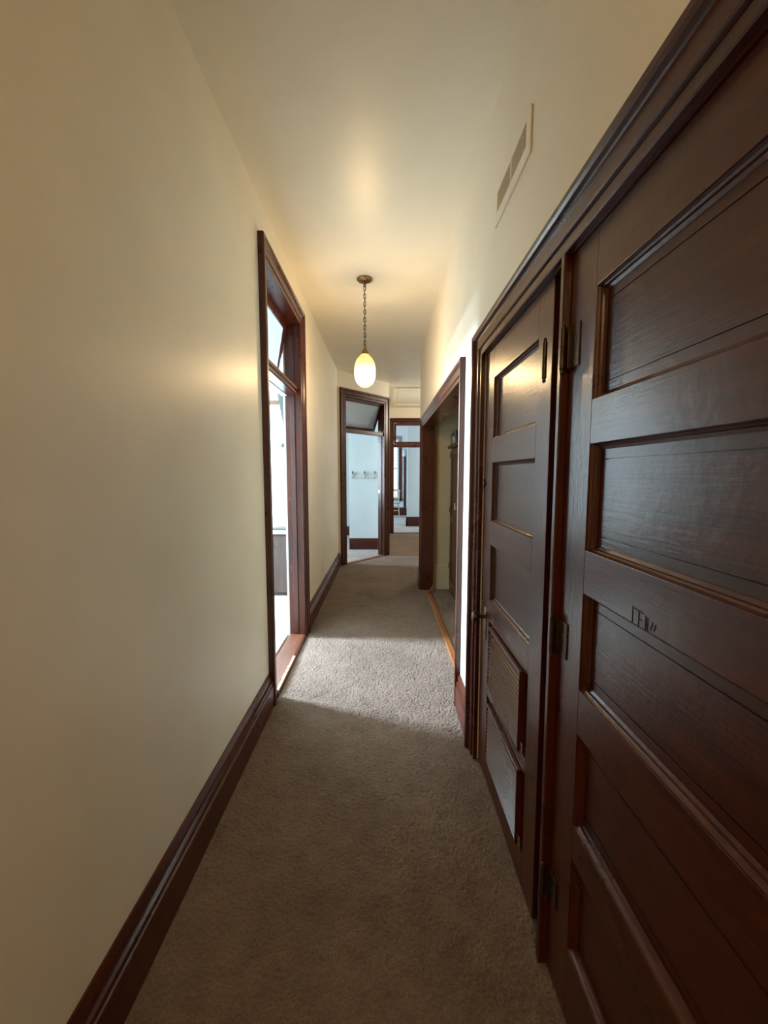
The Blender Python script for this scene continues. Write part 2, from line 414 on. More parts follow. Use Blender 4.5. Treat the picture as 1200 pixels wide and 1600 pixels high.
# left doorway
LW = thing('trim_1', 'tall dark red-brown casing and jambs of the left doorway', 'door frame', (XL, (LD0+LD1)/2, 0), kind='structure')
casing(LW, (XL, 0, 0), (0, 1, 0), (1, 0, 0), LD0, LD1, LDZ, scaled(PROF, 1.08, 0.85), (M['wood_v'], M['wood_h']))
for y0, y1, nm, stop in ((LD0-0.02, LD0, 'jamb', (LD0, LD0+0.012)), (LD1, LD1+0.02, 'jamb', (LD1-0.012, LD1))):
    m_ = MB().box(XL-TH+0.012, XL+0.001, y0, y1, 0, LDZ)
    j = build(nm, m_, M['wood_worn'], LW, bevel=0.002)
    build('stop', MB().box(XL-0.085, XL-0.045, stop[0], stop[1], 0.02, LDZ-0.002), M['wood_v'], j, bevel=0.002)
    build('painted_edge', MB().box(XL-TH-0.002, XL-TH+0.0115, y0, y1, 0, LDZ), M['white'], j, label='white painted room side edge')
build('head_jamb', MB().box(XL-TH+0.012, XL+0.001, LD0-0.02, LD1+0.02, LDZ, LDZ+0.02), M['wood_h'], LW)
tb = MB().loft([[(XL-0.018+a, y, 2.19+b) for a, b in [(-.008,0),(0,.006),(0,.022),(-.008,.028),(-.004,.036),(.004,.042),(.004,.064),(-.004,.070),(-.09,.070),(-.09,0)]] for y in (LD0, LD1)])
build('transom_bar', tb, M['wood_h'], LW)
build('transom_bar_back', MB().box(XL-TH-0.02, XL-0.1085, LD0, LD1, 2.185, 2.26), M['white'], LW, label='white painted room side of the bar')
casing(LW, (XL-TH-0.001, 0, 0), (0, 1, 0), (-1, 0, 0), LD0-0.02, LD1+0.02, LDZ, scaled(PROF, 0.9, 0.5), (M['white'], M['white']), lab=('room_casing_leg', 'room_casing_head'))

def sash(name, label, o, u, n, u0, u1, zt, h, tilt, rail=0.05, th=0.03, mats=None, glass='glass'):
    """glazed transom sash hinged at its top, swung by tilt away from n"""
    o, u, n = Vector(o), Vector(u), Vector(n)
    t = thing(name, label, 'transom window', tuple(o+u*(u0+u1)/2+Vector((0, 0, zt))))
    dn = Vector((0, 0, -math.cos(tilt))) - n*math.sin(tilt)
    nn = n*math.cos(tilt) - Vector((0, 0, math.sin(tilt)))
    top = o+Vector((0, 0, zt))
    def piece(nm, a0, a1, b0, b1, mat, tt=th, off=0.0):
        mb = MB().obox(top+u*a0+dn*b0-nn*(tt+off), u*(a1-a0), dn*(b1-b0), nn*tt)
        return build(nm, mb, mat, t, bevel=0.002 if tt > .01 else 0)
    piece('stile', u0, u0+rail, 0, h, mats[0]); piece('stile', u1-rail, u1, 0, h, mats[0])
    piece('rail', u0+rail, u1-rail, 0, rail, mats[1]); piece('rail', u0+rail, u1-rail, h-rail, h, mats[1])
    piece('pane', u0+rail-.004, u1-rail+.004, rail-.004, h-rail+.004, M[glass], 0.004, 0.013)
    return t
sash('transom_sash', 'tilted transom sash of pebbled glass above the left doorway', (XL-0.10, 0, 0), (0, 1, 0), (1, 0, 0), LD0+0.005, LD1-0.005, LDZ-0.008, 0.515, math.radians(10), mats=(M['wood_v'], M['wood_h']), glass='frosted')
# left threshold
t = thing('threshold', 'scuffed red-brown wooden threshold in the left doorway', 'threshold', (XL-0.05, (LD0+LD1)/2, 0))
build('board', MB().loft([[(a, y, b) for a, b in [(XL-TH+.01, -.02), (XL-TH+.01, .020), (XL-TH+.02, .024), (XL+.005, .024), (XL+.018, .018), (XL+.024, .004), (XL+.024, -.02)]] for y in (LD0+.002, LD1-.002)]), M['threshold'], t)
mb = MB(); y = LD0+0.03
while y < LD0+0.56:
    l = random.uniform(.03, .08); d = random.uniform(.003, .009)
    mb.loft([[(XL+.006-d, yy, .0242), (XL+.010, yy, .0242), (XL+.021, yy, .016), (XL+.019, yy, .0245)] for yy in (y, y+l)]); y += l*random.uniform(.9, 1.2)
build('chipped_edge', mb, M['bare'], t, label='pale bare wood where the edge is chipped')

# alcove opening on the right
RO = thing('trim_2', 'wide dark casing around the alcove opening on the right', 'door frame', (XR, (OP0+OP1)/2, 0), kind='structure')
casing(RO, (XR, 0, 0), (0, 1, 0), (-1, 0, 0), OP0, OP1, OPZ, scaled(PROF, 1.0, 0.75), (M['wood_v'], M['wood_h']))
build('jamb', MB().box(XR-0.001, XR+TH, OP0-0.02, OP0, 0, OPZ), M['wood_v'], RO, bevel=0.002)
mb = MB(); mb.loft([[(xx, y, z) for xx, z in [(XR-0.001, OPZ), (XR-0.001, 0.0), (XR+0.085, 0.0), (XR+0.115, .012), (XR+0.133, .04), (XR+TH, .085), (XR+TH, OPZ)]] for y in (OP1, OP1+0.02)])
build('jamb', mb, M['wood_v'], RO)
build('head_jamb', MB().box(XR-0.001, XR+TH, OP0-0.02, OP1+0.02, OPZ, OPZ+0.02), M['wood_h'], RO)
t = build('floor_strip', MB().loft([[(a, y, b) for a, b in [(.545, -.02), (.545, .006), (.553, .013), (.592, .013), (.600, .006), (.600, -.02)]] for y in (OP0+.002, OP1-.002)]), M['strip'], loc=(.572, 3.9, 0), label='orange-brown wooden floor strip across the alcove opening', category='floor strip')
# cable loose at the foot of the far jamb
mb = MB().tube([(XR+TH+.004, 5.262, .26), (XR+TH+.003, 5.25, .15), (XR+TH-.005, 5.19, .07), (XR+.10, 5.17, .02), (XR+.06, 5.165, .008), (XR+.03, 5.19, .006), (XR-.03, 5.21, .006)], .0035)
build('cable', mb, M['cable'], loc=(XR+.1, 5.18, 0), smooth=True, label='thin pale cable curling round the foot of the far alcove jamb', category='cable')

# closet frame
CF = thing('trim_3', 'shared dark casing round both closet doors on the right', 'door frame', (XR, 1.2, 0), kind='structure')
casing(CF, (XR, 0, 0), (0, 1, 0), (-1, 0, 0), C2a, C1b, CLZ, PROF, (M['wood_v'], M['wood_h']))
mull = [(1.137, .030), (1.137, -.012), (1.140, -.016), (1.156, -.016), (1.159, -.012), (1.161, .026), (1.2525, .027), (1.2525, .032)]
build('mullion', MB().loft([[(XR+a, y, z) for y, a in mull] for z in (0, CLZ)]), M['wood_v'], CF)
build('head_stop', MB().box(XR+.0005, XR+.03, C2a, C1b, CLZ-.004, CLZ+.008), M['wood_h'], CF)

# angled doorway
AT = thing('trim_4', 'dark casing and jambs of the angled corner doorway', 'door frame', tuple(CA+CD*.6), kind='structure')
casing(AT, CA, CD, CN, A0, A1, AZ, scaled(PROF, 1.12, 0.75), (M['wood_v'], M['wood_x']))
def apiece(nm, s0, s1, z0, z1, d0, d1, mat, parent, **kw):
    return build(nm, ab(MB(), s0, s1, z0, z1, d0, d1), mat, parent, **kw)
for s0, s1, st in ((A0-.02, A0, (A0, A0+.012)), (A1, A1+.02, (A1-.012, A1))):
    j = apiece('jamb', s0, s1, 0, AZ, -.001, TH, M['wood_v'], AT, bevel=.002)
    apiece('stop', st[0], st[1], 0, AZ, .045, .085, M['wood_v'], j)
    if s0 > 1:
        apiece('strike_plate', A1-.002, A1, 1.15, 1.21, .10, .125, M['nickel'], j, label='bright strike plate')
        apiece('strike_plate', A1-.002, A1, .95, 1.01, .10, .122, M['iron'], j, label='dark keyhole strike')
apiece('head_jamb', A0-.02, A1+.02, AZ, AZ+.02, -.001, TH, M['wood_x'], AT)
apiece('transom_bar', A0, A1, 2.178, 2.245, .005, .10, M['wood_x'], AT, bevel=.008)
sash('transom_sash', 'wide open tilted transom sash of pebbled glass above the angled corner doorway', CA-CN*.03, CD, CN, A0+.008, A1-.008, AZ-.012, .50, math.radians(22), rail=.045, mats=(M['wood_v'], M['wood_x']))
t = build('threshold', ab(MB(), A0+.002, A1-.002, -.02, .012, -.01, .06), M['strip'], loc=tuple(CA+CD*.6), bevel=.004, label='brown wooden strip across the floor of the angled corner doorway', category='threshold')

# end doorway
ET = thing('trim_5', 'dark casing of the doorway at the far end of the hall', 'door frame', ((E0+E1)/2, YE, 0), kind='structure')
casing(ET, (0, YE, 0), (1, 0, 0), (0, -1, 0), E0, E1, EZ, PROF, (M['wood_v'], M['wood_x']))
build('jamb', MB().box(E0-.02, E0, YE-.001, YE+TH, 0, EZ), M['wood_v'], ET)
build('jamb', MB().box(E1, E1+.02, YE-.001, YE+TH, 0, EZ), M['wood_v'], ET)
build('head_jamb', MB().box(E0-.02, E1+.02, YE-.001, YE+TH, EZ, EZ+.02), M['wood_x'], ET)
build('transom_bar', MB().box(E0, E1, YE+.01, YE+.12, 2.165, 2.245), M['wood_x'], ET, bevel=.008)
sash('transom_sash', 'closed transom sash of pale glass above the doorway at the far end', (0, YE+.03, 0), (1, 0, 0), (0, -1, 0), E0+.004, E1-.004, EZ-.004, .512, 0.0, rail=.055, mats=(M['wood_v'], M['wood_x']))
build('threshold', MB().box(E0+.002, E1-.002, YE+.02, YE+.09, -.02, .010), M['oak'], loc=(.67, YE+.05, 0), bevel=.004, label='thin dark strip across the floor of the end doorway', category='threshold')

# ------------------------------------------------------------------ baseboards
BP = [(0,0),(.030,0),(.030,.132),(.027,.139),(.021,.142),(.021,.148),(.026,.156),(.024,.166),(.017,.172),(.014,.176),(.017,.184),(.017,.196),(.012,.208),(.006,.222),(0,.222)]
def baseboard(name, o, u, n, u0, u1, mat, label, k=1.0):
    o, u, n = Vector(o), Vector(u), Vector(n); z = Vector((0, 0, 1))
    mb = MB().loft([[o+u*e+n*(a*min(k, 1))+z*(b*k) for a, b in BP] for e in (u0, u1)])
    return struct(name, mb, mat, label, 'baseboard', loc=tuple(o+u*(u0+u1)/2))
baseboard('baseboard_left', (XL, 0, 0), (0, 1, 0), (1, 0, 0), -3.0, LD0-.125, M['wood_h'], 'dark moulded baseboard along the near left wall')
baseboard('baseboard_left_far', (XL, 0, 0), (0, 1, 0), (1, 0, 0), LD1+.126, CA.y+.0, M['wood_h'], 'dark moulded baseboard on the left wall past the doorway')
baseboard('baseboard_right', (XR, 0, 0), (0, 1, 0), (-1, 0, 0), C1b+.116, OP0-.116, M['wood_h'], 'short piece of dark baseboard between closet and alcove')
baseboard('baseboard_right_far', (XR, 0, 0), (0, 1, 0), (-1, 0, 0), OP1+.116, 5.66, M['wood_h'], 'dark baseboard past the alcove')
baseboard('baseboard_corner_room', (0, 8.17, 0), (1, 0, 0), (0, -1, 0), -.692, CE.x-TH, M['wood_x'], 'red-brown baseboard under the hook wall')
baseboard('baseboard_corner_room_far', (0, 10.10, 0), (1, 0, 0), (0, -1, 0), -3.4, -.30, M['wood_x'], 'red-brown baseboard of the corner room far wall')
baseboard('baseboard_end_room', (0, 11.86, 0), (1, 0, 0), (0, -1, 0), .640, 2.2, M['wood_x'], 'dark baseboard of the pier in the end room', 1.22)
baseboard('baseboard_end_room_side', (.667, 0, 0), (0, 1, 0), (-1, 0, 0), 11.83, 12.05, M['wood_h'], 'dark baseboard returning round the pier', 1.22)
baseboard('baseboard_end_room_window', (0, YW, 0), (1, 0, 0), (0, -1, 0), -1.9, 2.1, M['wood_x'], 'dark baseboard under the end room window', 1.3)
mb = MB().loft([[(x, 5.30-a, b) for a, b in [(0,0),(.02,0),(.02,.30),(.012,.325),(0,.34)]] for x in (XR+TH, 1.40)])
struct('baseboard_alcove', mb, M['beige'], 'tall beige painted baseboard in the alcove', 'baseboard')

# ------------------------------------------------------------------ carpet (pile displaced in geometry near the camera)
def vnoise(X, Y, s, seed):
    rng = np.random.RandomState(seed); T = rng.rand(256, 256)
    x, y = X/s, Y/s; xi, yi = np.floor(x).astype(int), np.floor(y).astype(int); fx, fy = x-xi, y-yi
    fx = fx*fx*(3-2*fx); fy = fy*fy*(3-2*fy)
    a, b = T[xi % 256, yi % 256], T[(xi+1) % 256, yi % 256]; c, d = T[xi % 256, (yi+1) % 256], T[(xi+1) % 256, (yi+1) % 256]
    return (a*(1-fx)+b*fx)*(1-fy)+(c*(1-fx)+d*fx)*fy
def pile(name, x0, x1, y0, y1, step, amp, mat, label):
    nx = int((x1-x0)/step)+1; yl = [y0]
    while yl[-1] < y1: yl.append(yl[-1]+step*max(1.0, .26*yl[-1]))   # rows widen with distance
    yl[-1] = y1; ny = len(yl)
    X, Y = np.meshgrid(np.linspace(x0, x1, nx), np.array(yl))
    h = 0.50*vnoise(X+.3*Y, Y, .0068, 1)+.35*vnoise(X, Y-.4*X, .0052, 2)+.15*vnoise(X, Y, .03, 3)
    Z = -amp+amp*h*1.25 + .004*(vnoise(X, Y, .35, 4)-.5)
    jx = (vnoise(X, Y, .009, 5)-.5)*step*.9; jy = (vnoise(X, Y, .009, 6)-.5)*step*.9
    co = np.stack([X+jx, Y+jy, Z], -1).reshape(-1, 3)
    i = np.arange(nx*ny).reshape(ny, nx)
    q = np.stack([i[:-1, :-1], i[:-1, 1:], i[1:, 1:], i[1:, :-1]], -1).reshape(-1, 4)
    me = bpy.data.meshes.new(name); me.vertices.add(len(co)); me.vertices.foreach_set('co', co.ravel())
    me.loops.add(q.size); me.loops.foreach_set('vertex_index', q.ravel())
    me.polygons.add(len(q)); me.polygons.foreach_set('loop_start', np.arange(0, q.size, 4))
    me.polygons.foreach_set('use_smooth', np.ones(len(q), bool)); me.update(calc_edges=True); me.validate()
    me.materials.append(mat); o = bpy.data.objects.new(name, me); COL.objects.link(o)
    o['label'] = label; o['category'] = 'carpet'; o['kind'] = 'stuff'
    return o
pile('carpet', XL+.026, XR+.056, 0.3, 6.69, .0038, .009, M['carpet'], 'worn grey-beige carpet pile along the hall floor')
pile('carpet', .6, 1.4, 2.5, 5.3, .014, .008, M['carpet'], 'brownish carpet pile on the alcove floor')
def slab(name, label, pts, mat, top=0.0):
    n = len(pts)
    mb = MB().loft([[(x, y, -.028) for x, y in pts], [(x, y, top) for x, y in pts]])
    return build(name, mb, mat, label=label, category='floor', kind='structure')
a_, e_ = CA+CD*0, CE
slab('floor_far_hall', 'grey-beige carpet of the far passage up to the end doorway', [(XL+.02, 6.69), (2.2, 6.69), (2.2, YE+.02), (CE.x, YE+.02), (CE.x, CE.y), (CA.x, CA.y+.002)], M['carpet'], -.004)
slab('floor_beside_alcove', 'strip of grey-beige carpet beside the alcove end wall', [(XR+.056, 5.665), (2.2, 5.665), (2.2, 6.69), (XR+.056, 6.69)], M['carpet'], -.004)
slab('floor_behind', 'dark near end of the hall carpet behind the camera', [(XL+.02, -2.99), (XR+.056, -2.99), (XR+.056, .29), (XL+.02, .29)], M['carpet'], -.004)
q0, q1 = CA+CD*A0-CN*.055, CA+CD*A1-CN*.055
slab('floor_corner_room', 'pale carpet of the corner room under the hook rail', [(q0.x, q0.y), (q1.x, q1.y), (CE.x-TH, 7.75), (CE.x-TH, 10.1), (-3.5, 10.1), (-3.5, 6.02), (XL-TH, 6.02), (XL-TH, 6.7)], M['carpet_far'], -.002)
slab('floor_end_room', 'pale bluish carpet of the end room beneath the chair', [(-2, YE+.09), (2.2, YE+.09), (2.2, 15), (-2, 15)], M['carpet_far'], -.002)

# white tiles of the left room
TF = thing('floor_left_room', 'white tiled floor seen through the left doorway', 'floor', (-1.6, 4, 0), kind='structure')
x = XL-TH-.022; k = 0
while x > -2.6:
    y = 2.0
    while y < 5.4:
        x1, y1 = max(x-.30, -4.5), min(y+.30, 5.498)
        build('tile', MB().box(x1+.003, x-.001, y+.002, y1-.002, -.029, 0.004+random.uniform(-.0006, .0006)), M['tile'], TF); y += .30
    x -= .302

# ------------------------------------------------------------------ closet doors
XF = XR+.006       # door face
DT = .034
def rect_moulding(y0, y1, z0, z1, depth):
    """sloped moulding ring inside a panel recess"""
    mb = MB(); prof = [(0, .004), (.003, .009), (.006, .012), (.0075, .017), (.014, depth-.001), (0, depth-.001)]
    for (ya, za), (yb, zb), in (((y0, z0), (y1, z0)), ((y1, z0), (y1, z1)), ((y1, z1), (y0, z1)), ((y0, z1), (y0, z0))):
        def pt(y, z, i, d): return (XF+d, y+(i if y == y0 else -i), z+(i if z == z0 else -i))
        mb.loft([[pt(ya, za, i, d) for i, d in prof], [pt(yb, zb, i, d) for i, d in prof]])
    return mb
def closet_door(name, label, ya, yb, sa, sb, zs, louver, extra_grooves):
    d = thing(name, label, 'door', (XF, (ya+yb)/2, 0), kind='structure')
    y0, y1 = ya+.003, yb-.003; z0, z1 = .012, CLZ-.006
    build('stile', MB().box(XF, XF+DT, y0, y0+sa, z0, z1), M['wood_v'], d, bevel=.0015)
    build('stile', MB().box(XF, XF+DT, y1-sb, y1, z0, z1), M['wood_v'], d, bevel=.0015)
    p0, p1 = y0+sa, y1-sb
    edges = [z1]+[e for p in zs for e in p]+[z0]
    for i in range(0, len(edges), 2):
        build('rail', MB().box(XF, XF+DT, p0, p1, edges[i+1], edges[i]), M['wood_h'], d, bevel=.0015)
    for i, (zt, zb) in enumerate(zs):
        depth = .022
        mb = MB(); g = .036
        if i in extra_grooves:
            mb.box(XF+depth, XF+depth+.01, p0, p1, zb, zb+g); mb.box(XF+depth, XF+depth+.01, p0, p1, zb+g+.0025, zt-g-.0025); mb.box(XF+depth, XF+depth+.01, p0, p1, zt-g, zt)
            mb.box(XF+depth+.004, XF+depth+.011, p0, p1, zb, zt)
        else: mb.box(XF+depth, XF+depth+.01, p0, p1, zb, zt)
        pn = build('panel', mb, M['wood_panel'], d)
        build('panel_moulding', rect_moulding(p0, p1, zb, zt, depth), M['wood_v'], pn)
        if i in louver:
            la, lb = louver[i]; n = 15; h = (zt-zb-.02)/n
            lv = build('louver_back', MB().box(XF+.012, XF+.0215, la+.004, lb-.004, zb+.012, zt-.012), M['shadow_gap'], pn)
            build('louver_top', MB().box(XF-.016, XF+.012, la, lb, zt-.020, zt-.006), M['wood_h'], pn, bevel=.002)
            build('louver_side', MB().box(XF-.016, XF+.012, la-.004, la+.003, zb+.004, zt-.006), M['wood_v'], pn, bevel=.001)
            for k in range(n):
                zz = zb+.010+k*h
                if zz+h > zt-.018: continue
                s = MB().loft([[(XF-.014, y, zz), (XF-.015, y, zz+.003), (XF+.012, y, zz+h*1.02), (XF+.012, y, zz+h*.72)] for y in (la, lb)])
                build('louver_slat', s, M['wood_h'], pn)
            build('louver_clip', MB().box(XF-.006, XF-.001, la-.020, la-.004, zb+.004, zb+.040), M['nickel'], d, bevel=.002, label='small bright metal clip beside the louver')
    return d
D1 = closet_door('door_1', 'far closet door with louvered lower panels and a round knob', C1a, C1b, .112, .148,
    [(1.932, 1.665), (1.552, 1.284), (1.172, .910), (.808, .498), (.440, .140)], {3: (1.408, 1.842), 4: (1.402, 1.838)}, ())
D2 = closet_door('door_2', 'near closet door with five recessed panels and hinges on its far edge', C2a, C2b, .115, .128,
    [(1.937, 1.678), (1.572, 1.313), (1.204, .952), (.835, .582), (.488, .221)], {}, (0, 1, 2, 3))

def hinge(door, y, x, z0, z1, leaf=None):
    zc = (z0+z1)/2; h = z1-z0
    mb = MB().lathe((x, y, z0), [(.001, 0), (.005, .003), (.0055, .008), (.004, .012), (.0068, .013), (.0068, h*.5-.0008), (.0058, h*.5), (.0068, h*.5+.0008), (.0068, h-.013), (.004, h-.012), (.0055, h-.008), (.005, h-.003), (.001, h)], 14)
    hg = build('hinge', mb, M['iron'], door, smooth=True)
    if leaf:
        build('leaf', MB().box(XF-.004, XF-.0002, y-leaf, y+.002, z0+.012, z1-.012), M['iron'], hg, bevel=.0012)
        s = MB()
        for k in range(4):
            zz = z0+.022+(h-.044)*k/3; s.lathe((XF-.0046, y-leaf*(.35 if k % 2 else .7), zz), [(.004, 0), (.003, -.0012), (.0005, -.0016)], 8, axis='x')
        build('screw', s, M['brass'], hg)
        build('raised_rib', MB().box(XF-.012, XF-.0035, y-.012, y-.006, z0+.012, z1-.012), M['iron'], hg, bevel=.001)
for z0, z1 in ((1.765, 1.898), (.985, 1.108), (.235, .345)): hinge(D2, C2b-.004, XF-.021, z0, z1, .055)
hinge(D1, C1a+.0, XF-.023, 1.768, 1.898)
# knob and its plate on the far closet door
k = build('knob', MB().lathe((XF, 1.957, .808), [(.004, -.0045), (.0085, -.006), (.008, -.022), (.010, -.030), (.019, -.034), (.0255, -.043), (.027, -.052), (.024, -.062), (.014, -.068), (.001, -.070)], 24, axis='x'), M['iron'], D1, smooth=True)
pl = MB().loft([[(XF+dx, 1.957+a*s, .772+b*s2) for a, b in [(0, .085), (.012, .080), (.018, .066), (.019, 0), (.018, -.066), (.012, -.080), (0, -.085), (-.012, -.080), (-.018, -.066), (-.019, 0), (-.018, .066), (-.012, .080)]] for dx, s, s2 in ((-.0002, 1, 1), (-.003, 1, 1), (-.0045, .85, .95))])
e = build('escutcheon', pl, M['brass'], D1, label='long worn brass plate behind the knob')
build('keyhole', MB().box(XF-.0052, XF-.0040, 1.954, 1.960, .715, .738), M['shadow_gap'], e)
b = build('catch', MB().box(XF-.012, XF-.0002, 2.005, 2.030, 1.448, 1.462), M['iron'], D1, bevel=.002)
build('catch_pin', MB().lathe((XF-.008, 2.018, 1.436), [(.0035, 0), (.0035, .040), (.001, .042)], 10), M['iron'], b)
# worn letter-like cuts in the rail of the near door
mk = MB(); mz = 1.205
def stroke(y0, z0, y1, z1, w):
    dy, dz = y1-y0, z1-z0; l = math.hypot(dy, dz); ny, nz = -dz/l*w/2, dy/l*w/2
    mk.loft([[(XF-.0012, y0+ny, z0+nz), (XF-.0012, y0-ny, z0-nz), (XF-.0002, y0-ny, z0-nz), (XF-.0002, y0+ny, z0+nz)], [(XF-.0012, y1+ny, z1+nz), (XF-.0012, y1-ny, z1-nz), (XF-.0002, y1-ny, z1-nz), (XF-.0002, y1+ny, z1+nz)]])
yy = .800
for q in ([(0, 0, 0, .034)], [(0, .032, -.016, .030)], [(-.020, 0, -.020, .032)], [(-.020, .031, -.034, .029)], [(-.020, .015, -.030, .014)], [(-.041, 0, -.041, .028)], [(-.047, 0, -.047, .026)], [(-.055, .006, -.062, .022)], [(-.066, .008, -.070, .020)]):
    for a, z_, c, d_ in q: stroke(yy+a, mz+z_, yy+c, mz+d_, .0019)
build('worn_letters', mk, M['letter'], D2, label='worn dark letter-like cuts above the third panel')

# ------------------------------------------------------------------ pendant lamp
LX, LY = -.163, 3.63
P = thing('pendant_lamp', 'glowing ribbed egg-shaped glass pendant on a chain from the ceiling', 'lamp', (LX, LY, HC))
build('canopy', MB().lathe((LX, LY, HC), [(.066, -.0005), (.067, -.008), (.060, -.016), (.042, -.026), (.020, -.033), (.012, -.036), (.010, -.046), (.002, -.048)], 32), M['brass'], P, smooth=True)
build('loop', MB().torus((LX, LY, HC-.056), .009, .0028, 0, 0), M['iron'], P, smooth=True)
nl = 15; zt, zb = HC-.062, 2.598; pitch = (zt-zb)/nl
for i in range(nl):
    build('chain_link', MB().torus((LX, LY, zt-pitch*(i+.5)), .0095, .0026, pitch*.5-.0052, i % 2), M['iron'], P, smooth=True)
build('cord', MB().tube([(LX+.004*math.sin(i*1.3), LY+.004*math.cos(i*1.3), HC-.045-(HC-.045-2.595)*i/24) for i in range(25)], .0022, 6), M['iron'], P, smooth=True)
build('fitter', MB().lathe((LX, LY, 2.515), [(.041, 0), (.040, .006), (.030, .018), (.020, .036), (.012, .055), (.007, .075), (.006, .085), (.002, .088)], 28), M['brass'], P, smooth=True)
egg = []
for i in range(29):
    t_ = i/28; z = 2.247+.272*t_
    a = (t_-.45)/(.47 if t_ < .45 else .55)
    r = .0905*math.sqrt(max(0, 1-abs(a)**2.5)); egg.append((max(r, .030 if t_ > .9 else .003), z))
egg[0] = (.034, 2.2465); egg.insert(0, (.002, 2.246))
build('glass_shade', MB().lathe((LX, LY, 0), egg, 160, flute=30, amp=.012), M['lamp'], P, smooth=True)

bl = bpy.data.lights.new('bulb_light', 'POINT'); bl.energy = BULB_POWER; bl.color = (1.0, 0.70, 0.37); bl.shadow_soft_size = 0.055
bo = bpy.data.objects.new('bulb_light', bl); COL.objects.link(bo); bo.location = (LX, LY, 2.345)

# ------------------------------------------------------------------ wall register, outlet plate, attic hatch
V = thing('vent_register', 'flat cream wall register with two grilles high on the right wall', 'vent', (XR, 1.68, 2.565))
fr = MB(); fy0, fy1, fz0, fz1 = 1.470, 1.900, 2.565, 2.712
ha, hb, hc, hd, gz0, gz1 = 1.512, 1.678, 1.692, 1.872, 2.612, 2.692
t_ = .007
for y0, y1, z0, z1 in ((fy0, ha, fz0, fz1), (hb, hc, fz0, fz1), (hd, fy1, fz0, fz1), (ha, hb, fz0, gz0), (ha, hb, gz1, fz1), (hc, hd, fz0, gz0), (hc, hd, gz1, fz1)):
    fr.box(XR-t_, XR-.0003, y0, y1, z0, z1)
build('frame', fr, M['register'], V, bevel=.0015)
for y0, y1 in ((ha, hb), (hc, hd)):
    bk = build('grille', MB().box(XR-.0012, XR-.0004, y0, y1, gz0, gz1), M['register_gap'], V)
    n = int((y1-y0)/.0085)
    for k in range(n):
        yy = y0+(k+.5)*(y1-y0)/n
        build('blade', MB().obox((XR-.0055, yy-.002, gz0), (.0046, .0028, 0), (-.0008, .0014, 0), (0, 0, gz1-gz0)), M['register'], bk)
O_ = thing('outlet_plate', 'ivory outlet plate low on the left wall past the doorway', 'outlet', (XL, 4.87, .395))
build('plate', MB().box(XL+.0003, XL+.006, 4.835, 4.905, .340, .455), M['plastic'], O_, bevel=.002)
for z in (.368, .412):
    s = build('socket', MB().lathe((XL+.006, 4.87, z+.008), [(.016, -.0005), (.016, .0015), (.013, .002)], 16, axis='x'), M['plastic'], O_)
    build('slot', MB().box(XL+.0078, XL+.0084, 4.863, 4.865, z, z+.012).box(XL+.0078, XL+.0084, 4.875, 4.877, z, z+.012), M['shadow_gap'], s)
H_ = thing('attic_hatch', 'flush framed hatch in the ceiling near the far doorway', 'hatch', (.6, 8.9, HC))
hx0, hx1, hy0, hy1, tw = .19, 1.05, 7.97, 9.92, .085
for b_ in ((hx0, hx0+tw, hy0, hy1), (hx1-tw, hx1, hy0, hy1), (hx0+tw, hx1-tw, hy0, hy0+tw), (hx0+tw, hx1-tw, hy1-tw, hy1)):
    build('frame_board', MB().box(*b_, HC-.022, HC-.0005), M['ceiling'], H_, bevel=.002)
build('hatch_panel', MB().box(hx0+tw+.006, hx1-tw-.006, hy0+tw+.006, hy1-tw-.006, HC-.010, HC-.0006), M['ceiling'], H_)

# ------------------------------------------------------------------ alcove cupboard and what stands on it
KX, K0, K1, KH = .835, 4.10, 5.20, 1.815
K = thing('cupboard', 'tall brown wooden cupboard with latched doors inside the alcove', 'cupboard', (KX+.25, 4.65, 0))
build('carcass', MB().box(KX+.022, 1.36, K0, K1, .006, KH), M['oak'], K, bevel=.003)
build('top', MB().box(KX-.035, 1.38, K0-.03, K1+.045, KH, KH+.035), M['oak'], K, bevel=.008)
build('plinth', MB().box(KX+.004, KX+.0215, K0, K1, .006, .09), M['oak'], K)
for y0, y1 in ((K0+.01, 4.655), (4.660, K1-.005)):
    z0, z1 = .095, KH-.02; st = .07
    dr = build('door', MB().box(KX+.014, KX+.0215, y0, y1, z0, z1), M['oak'], K)
    for c in ((y0, y0+st, z0, z1), (y1-st, y1, z0, z1), (y0+st, y1-st, z1-st, z1), (y0+st, y1-st, z0, z0+.09), (y0+st, y1-st, .90, .98)):
        build('door_board', MB().box(KX, KX+.0145, *c), M['oak'], dr, bevel=.002)
    if y0 > 4.6:
        for z in (.30, 1.02, 1.70): build('hinge', MB().lathe((KX-.003, y1+.003, z), [(.002, 0), (.006, .004), (.006, .066), (.002, .07)], 10), M['iron'], dr)
        hb_ = build('handle', MB().box(KX-.022, KX-.0002, 4.735, 4.765, 1.085, 1.165), M['nickel'], dr, bevel=.004, label='bright latch plate')
        build('keyhole', MB().lathe((KX, 4.70, 1.02), [(.014, -.0002), (.014, -.004), (.004, -.006)], 14, axis='x'), M['iron'], dr)
        build('latch', MB().box(KX-.012, KX-.0002, 4.665, 4.735, 1.150, 1.175), M['iron'], dr, bevel=.003)
jz = KH+.0352
J = thing('glass_jar', 'clear glass jar on top of the alcove cupboard', 'jar', (.862, 5.05, jz))
build('jar_body', MB().lathe((.862, 5.05, jz), [(.002, 0), (.045, 0), (.052, .01), (.052, .11), (.044, .13), (.030, .14), (.030, .16), (.026, .16), (.026, .138), (.046, .105), (.046, .014), (.002, .008)], 24), M['jar'], J, smooth=True)
build('lid', MB().lathe((.862, 5.05, jz+.1605), [(.034, 0), (.034, .012), (.012, .018), (.014, .03), (.002, .036)], 20), M['jar'], J, smooth=True)
